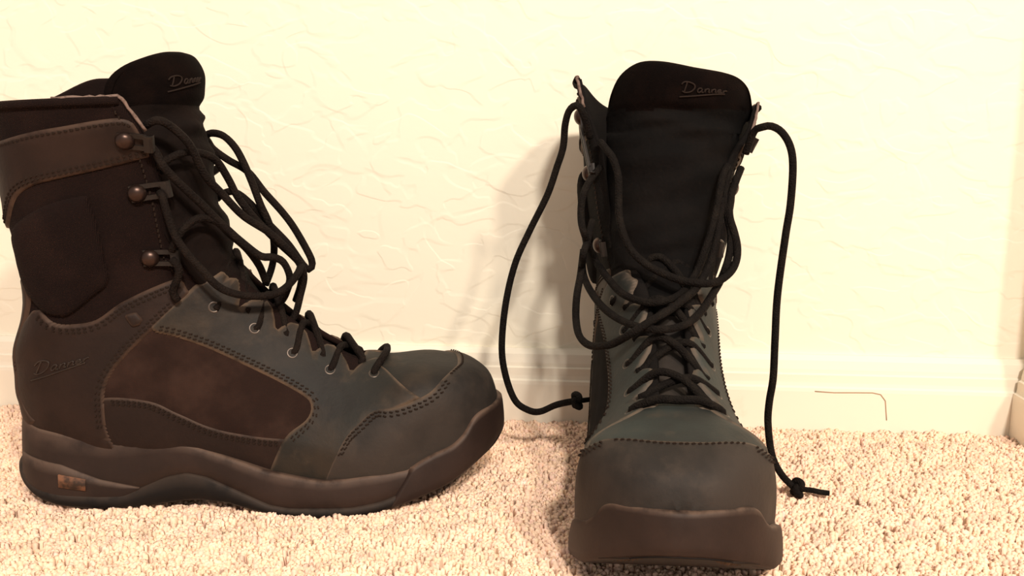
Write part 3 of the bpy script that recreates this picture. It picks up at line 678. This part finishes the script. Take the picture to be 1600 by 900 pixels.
    def strip(name, a, rows, material, parent=None, close=False, wear=None):
        V, F, W = [], [], []; n = len(a)
        for z, off, wv in rows:
            V += list(sole(a, z, np.broadcast_to(off, z.shape).astype(float))); W += [wv]*n
        for r in range(len(rows) - 1):
            for i in range(n - 1): F.append((r*n + i, r*n + i + 1, (r+1)*n + i + 1, (r+1)*n + i))
        if close:
            b = (len(rows) - 1)*n; h = n // 2
            for i in range(h - 1): F.append((b + i, b + i + 1, b + n - 2 - i, b + n - 1 - i))
        return B.put(name, V, F, material, parent, wear=W, weld=1e-6)
    mid = strip('midsole', a, [(zt - .001, -.010, .2), (zt, -.0030, .7), (zt - .0004, -.0012, 1), (zt - .0022, -.0002, .4), (zt*.66 + zl*.34, .0004, 0), (zt*.33 + zl*.67, .0003, 0), (zl + .0004, 0., .1), (zl - .002, -.002, 0)], 'rubber')
    out = strip('outsole', a, [(zl + .0002, -.002, .3), (zl, .0008, .9), (zl - .0012, .0017, .5), (zl*.5 + zb*.5, .0020, 0), (zb + .0022, .0014, 0), (zb + .0004, -.0008, 0), (zb, -.004, 0)], 'rubber_dark', close=True)
    for sn in (1, -1):                                   # wedge let into the heel
        uu = np.linspace(5, 83, 50); aa = a_of_u(uu*MM, sn > 0); hi = np.interp(uu, [x for x, _ in SOLE_WEDGE], [y for _, y in SOLE_WEDGE])*MM
        lw = f_line(uu); hi = np.maximum(hi, lw + .0002)
        hw = strip('heel_insert', aa, [(hi, 0., .3), (hi - .0003, .0013, .8), (hi*.6 + lw*.4, .0016, 0), (lw*.98 + hi*.02, .0012, 0), (lw - .001, .001, 0)], 'rubber', mid)
        if sn > 0:
            uu = np.linspace(33, 50, 10); aa = a_of_u(uu*MM); top = np.interp(uu, [33, 50], [27.6, 24.5])*MM; lo2 = np.interp(uu, [33, 50], [18.6, 16.6])*MM
            strip('emblem', aa, [(top, .0010, 0), (top - .0005, .0023, 0), (lo2 + .0005, .0023, 0), (lo2, .0010, 0)], 'patch', hw)
    # rubber bumper wrapped round the toe, ending in a slanted edge on each side
    na2 = 180; k = np.linspace(0, 1, na2); rows = []
    a0, a1 = a_of_u(.2535), a_of_u(.2380); m0, m1 = a_of_u(.2535, False), a_of_u(.2380, False)
    def bump_row(fr, off, wv):
        # fr: 1 top edge, 0 bottom edge
        s0 = a0*fr + a1*(1 - fr); s1 = m0*fr + m1*(1 - fr)
        aa = np.r_[np.linspace(s0, 1, na2//2), np.linspace(-1, s1, na2//2)]
        u_ = sole_plan(aa)[:, 0]*1000
        tp = f_top(u_) + .0006
        lo2 = f_low(u_) + .0006
        endf = np.clip(np.minimum(np.arange(na2), na2 - 1 - np.arange(na2))/2., 0, 1)
        return aa, lo2 + (tp - lo2)*fr, off*endf - .001*(1 - endf), wv
    V, F, W = [], [], []
    spec = [(.985, -.0060, .5), (1.0, .0002, 1), (.988, .0018, 1), (.95, .0026, .4), (.88, .0029, 0), (.7, .0031, 0), (.5, .0032, 0), (.3, .0031, 0), (.12, .0027, 0), (.03, .0010, 0), (0., -.004, 0)]
    for fr, off, wv in spec:
        aa, z, of, wv = bump_row(fr, off, wv); V += list(sole(aa, z, of)); W += [wv]*na2
    for r in range(len(spec) - 1):
        for i in range(na2 - 1): F.append((r*na2 + i, r*na2 + i + 1, (r+1)*na2 + i + 1, (r+1)*na2 + i))
    B.put('toe_bumper', V, F, 'rubber', wear=W, weld=1e-6)

    # ---- eyelets and lace hooks
    def ring(P, n, R, r):
        x = np.cross(n, [0, 0, 1.]); x /= np.linalg.norm(x); y = np.cross(n, x); V, F = [], []
        for i in range(18):
            f = 2*math.pi*i/18
            for j in range(7):
                g = 2*math.pi*j/7; V.append(P + (R + r*math.cos(g))*(math.cos(f)*x + math.sin(f)*y) + n*r*math.sin(g))
        F = [(i*7 + j, i*7 + (j+1) % 7, (i+1) % 18*7 + (j+1) % 7, (i+1) % 18*7 + j) for i in range(18) for j in range(7)]
        return V, F
    EY = {}
    for sn in (1, -1):
        for i, (et, es) in enumerate(eye_ts):
            P, n, _, _ = frame_at(upper, np.array([et]), np.array([sn*spread(et, 1 - es)]), boot_axis); P, n = P[0], n[0]
            EY[sn, i] = (P, n); V, F = ring(P + n*.0014, n, .0031, .0009); B.put('eyelet', V, F, 'nickel')
        for (hu, he) in HOOKS:
            ab = uz([hu, he]); P, n, _, _ = frame_at(upper, ab[:, 0], ab[:, 1]*sn, boot_axis)
            d = P[1] - P[0]; nn = n[0]; d = d - nn*(d @ nn); Ld = np.linalg.norm(d); d /= Ld; w = np.cross(nn, d)
            o0 = P[0] + nn*.0012
            # bracket: a strap with an open slot whose end curls up over the lace
            V, F = [], []
            def bar(pts, hw, th):
                b = len(V)
                for c, u2 in pts:
                    for sy in (-1, 1):
                        for sz in (0, 1): V.append(c + w*hw*sy + u2*th*sz)
                m = len(pts)
                for i in range(m - 1):
                    for q1, q2 in ((0, 1), (1, 3), (3, 2), (2, 0)): F.append((b+i*4+q1, b+i*4+q2, b+i*4+4+q2, b+i*4+4+q1))
                F.append((b, b+1, b+3, b+2)); e_ = b + (m-1)*4; F.append((e_, e_+2, e_+3, e_+1))
            prof = [(0., 0.), (.004, .0002), (.008, .0008), (.012, .0020), (Ld + .0005, .0034), (Ld + .0035, .0040)]
            for off in (-.0036, .0036): bar([(o0 + d*x + nn*y + w*off, nn) for x, y in prof], .0014, .0014)
            bar([(o0 + d*x + nn*y, nn) for x, y in ((-.004, 0.), (.0045, .0002))], .0050, .0013)
            bar([(o0 + d*x + nn*y, nn) for x, y in ((Ld - .001, .0032), (Ld + .0022, .0042), (Ld + .0040, .0034), (Ld + .0048, .0014))], .0050, .0014)
            hk = B.put('lace_hook', V, F, 'bracket', smooth=False)
            V, F = [], []
            for i in range(8):
                f = .5*math.pi*i/7
                for j in range(16):
                    g = 2*math.pi*j/16; V.append(o0 + nn*(.0008 + .0042*math.sin(f)) + .0056*math.cos(f)*(math.cos(g)*d + math.sin(g)*w))
            F = [(i*16 + j, i*16 + (j+1) % 16, (i+1)*16 + (j+1) % 16, (i+1)*16 + j) for i in range(7) for j in range(16)]
            B.put('rivet', V, F, 'metal', hk)

    # ---- the lace: across the eyelets, then the loose loops
    R = .00245; V, F = [], []
    def run(pts, r=R): tube(V, F, chord_path(np.array(pts), .0026), r, 8)
    ridge = lambda u: float(np.interp(u, [.134, .146, .158, .172, .19, .209, .232, .262], [.157, .145, .133, .121, .107, .096, .0915, .0895]))
    (Pl, nl), (Pm, nm_) = EY[1, 0], EY[-1, 0]
    um = .5*(Pl[0] + Pm[0]) + .006
    run([Pl - nl*.005, Pl + nl*.0005, Pl + nl*.0040 + [.001, -.004, .001], (um, .012, ridge(um) + .0042), (um + .001, 0, ridge(um) + .0046), (um, -.012, ridge(um) + .0042), Pm + nm_*.0040 + [.001, .004, .001], Pm + nm_*.0005, Pm - nm_*.005])
    for i in range(1, 5):
        for sn in (1, -1):
            P, n = EY[sn, i]; et = .5*(eye_ts[i][0] + eye_ts[i-1][0]) - (.25 if sn < 0 else .05)
            Q, nq_, _, _ = frame_at(upper, np.array([et]), np.array([-sn*.10]), boot_axis); Q, nq_ = Q[0], nq_[0]
            lift = .0030 if sn > 0 else .0075
            u1 = P[0]*.65 + Q[0]*.35; u2 = P[0]*.35 + Q[0]*.65
            run([P - n*.005, P + n*.0006, P + n*.0042 + [.0015, -sn*.005, .001], (u1, sn*.010, ridge(u1) + lift), (u2, -sn*.004, ridge(u2) + lift*.9), Q + nq_*.0030 + [0, sn*.004, 0], Q + nq_*.0005, Q - nq_*.0060 + [0, sn*.002, -.002]])
    for nm, pts in LACES[side].items():
        run(np.array(pts)*MM)
    lace = B.put('lace', V, F, 'lace')
    lace['label'] = 'black round cord lace crossing the eyelets and hanging in loose loops'
    def knot(P, axis, s=.0034):
        ax = np.array(axis, float); ax /= np.linalg.norm(ax); y = np.cross(ax, [0, 0, 1.]); y /= np.linalg.norm(y); z = np.cross(ax, y)
        f = np.linspace(0, 2*math.pi, 60); x_ = np.sin(f) + 2*np.sin(2*f); y_ = np.cos(f) - 2*np.cos(2*f); z_ = -np.sin(3*f)
        V, F = [], []; tube(V, F, np.array(P) + .5*s*(x_[:, None]*y + y_[:, None]*z + 1.1*z_[:, None]*ax), .0023, 8); B.put('knot', V, F, 'lace', lace)
    def tail(pts, r=.0019):
        V, F = [], []; tube(V, F, chord_path(np.array(pts)*MM, .003), r, 8); B.put('lace_end', V, F, 'lace', lace)
    if side == 'R':
        knot(np.array([140.8, 89.5, 10.0])*MM, (0, 1, -.1)); tail([(140.8, 90, 9.5), (142, 98, 9.5), (142.6, 104, 8.6), (143, 109.5, 8.2)])
        knot(np.array([98, -56.5, 52.8])*MM, (0, 1, .1)); tail([(98, -56, 53), (95, -50, 53), (90, -47.5, 52)])
    return B

# ------------------------------------------------------------------ the boots
def boot_root(name, loc, ang, label):
    o = bpy.data.objects.new(name, None); COL.objects.link(o); o.location = loc; o.rotation_euler = (0, 0, ang)
    o.empty_display_size = .05
    return tag(o, label, 'boot', group='pair of lace-up boots')
rootL = boot_root('boot', (-.21803026, .58657965, 0), .15112614, 'dark brown-black lace-up boot seen from its side, toe pointing right')
rootR = boot_root('boot', (.05193998, .58536499, 0), -1.56727386, 'slate-black lace-up boot facing the viewer toe first, laces hanging down')
MATL = dict(MAT); MATL.update(nylon_black=MAT['nylon_tongue_brown'], lace=MAT['lace_brown'])
build_boot('L', rootL, MATL)
MATR = dict(MAT); MATR.update(nylon=MAT['nylon_black_worn'], leather_brown=MAT['leather_dusty'], nylon_rust=MAT['nylon_black_worn'])
build_boot('R', rootR, MATR)

# ------------------------------------------------------------------ carpet pile
def carpet():
    x0, x1, y0, y1 = -.86, .62, .20, WY - .0150
    step = .0021
    gx, gy = np.meshgrid(np.arange(x0, x1, step), np.arange(y0, y1, step)); n = gx.size
    x = gx.ravel() + rng.uniform(-.5, .5, n)*step; y = gy.ravel() + rng.uniform(-.5, .5, n)*step
    ok = (x > x0) & (x < x1) & (y < y1) & ~((x > WX - .0155) & (y > WY - .066) & (x < WX + .12))
    # thin out far beyond the frame
    ok &= ~(((x < -.60) | (x > .40)) & (rng.random(n) < .5)) & ~((y < .38) & (rng.random(n) < .5))
    x, y = x[ok], y[ok]; n = len(x)
    # under the soles the pile is pressed flat: leave it short there
    press = np.full(n, 1.0)
    for root, m in ((rootL, 1), (rootR, -1)):
        c, s = math.cos(root.rotation_euler.z), math.sin(root.rotation_euler.z)
        dx, dy = x - root.location.x, y - root.location.y; u = dx*c + dy*s + .15; v = -(-dx*s + dy*c)*m
        ring = np.r_[_lat, _med[::-1][1:-1]]
        big = (ring - [.155, 0])*[1.0, 1.0] + [.155, 0]
        ins = inside(np.stack([u, v], 1), big)
        lowz = np.interp(u*1000, [a for a, _ in SOLE_LOW], [b for _, b in SOLE_LOW])*MM
        cand = ins
        press = np.where(cand, np.minimum(press, np.clip((lowz - ZF - .0015)/.0165, .2, 1)), press)
    # slow clumping of lean and height
    def field(k, sd):
        r = np.random.default_rng(sd); out = np.zeros(n)
        for _ in range(14):
            a = r.uniform(0, 2*math.pi); f = k*r.uniform(.5, 1.6); out += np.sin((x*math.cos(a) + y*math.sin(a))*f + r.uniform(0, 6.28))
        return out/math.sqrt(7)
    lx = .0010*field(330, 1) + .0010*field(900, 2) + rng.normal(0, .0007, n)
    ly = .0010*field(330, 3) + .0010*field(900, 4) + rng.normal(0, .0007, n)
    H = (.0172 + .0008*field(260, 5) + .0006*field(700, 6) + rng.normal(0, .0005, n))*press
    r0 = rng.uniform(.00155, .0021, n)
    a0 = rng.uniform(0, 2*math.pi, n)
    V = np.zeros((n, 7, 3), np.float32)
    for k in range(3):
        a = a0 + k*2.0944
        V[:, k, 0] = x + r0*np.cos(a); V[:, k, 1] = y + r0*np.sin(a); V[:, k, 2] = ZF
        b = a + .7
        V[:, 3+k, 0] = x + lx*.8 + 1.05*r0*np.cos(b); V[:, 3+k, 1] = y + ly*.8 + 1.05*r0*np.sin(b); V[:, 3+k, 2] = ZF + H*.94
    nib = (y > WY - .066) & (x < WX)
    for k in range(3, 6): V[:, k, 0] = np.where(nib, np.minimum(V[:, k, 0], WX - .0147), V[:, k, 0])
    V[:, 6, 0] = np.where(nib, np.minimum(x + lx, WX - .0147), x + lx); V[:, 6, 1] = np.minimum(y + ly, y1 + .0003); V[:, 6, 2] = ZF + H
    V[:, 3:6, 1] = np.minimum(V[:, 3:6, 1], y1 + .0003)
    tri = np.array([(0,1,4),(0,4,3),(1,2,5),(1,5,4),(2,0,3),(2,3,5),(3,4,6),(4,5,6),(5,3,6)])
    T = (tri[None] + (np.arange(n)*7)[:, None, None]).reshape(-1)
    me = bpy.data.meshes.new('carpet_pile'); nf = n*9
    me.vertices.add(n*7); me.vertices.foreach_set('co', V.reshape(-1))
    me.loops.add(nf*3); me.loops.foreach_set('vertex_index', T.astype(np.int32))
    me.polygons.add(nf); me.polygons.foreach_set('loop_start', np.arange(0, nf*3, 3, dtype=np.int32))
    me.polygons.foreach_set('use_smooth', np.ones(nf, bool))
    me.update(calc_edges=True)
    at = me.color_attributes.new('tint', 'FLOAT_COLOR', 'POINT')
    g = (1.03 + .04*rng.normal(0, 1, n) + .05*field(420, 8) + .05*field(150, 9)).clip(.7, 1.14)
    c = np.ones((n, 7, 4), np.float32); c[:, :, 0] = g[:, None]; c[:, :, 1] = (g*(.99 + .02*rng.normal(0, 1, n)))[:, None]; c[:, :, 2] = (g*(.98 + .03*rng.normal(0, 1, n)))[:, None]
    at.data.foreach_set('color', c.reshape(-1))
    me.materials.append(MAT['pile'])
    o = bpy.data.objects.new('carpet_pile', me); COL.objects.link(o)
    o.parent = floor
    o['kind'] = 'stuff'; o['label'] = 'plush beige cut-pile carpet in front of the wall'
    return o
carpet()
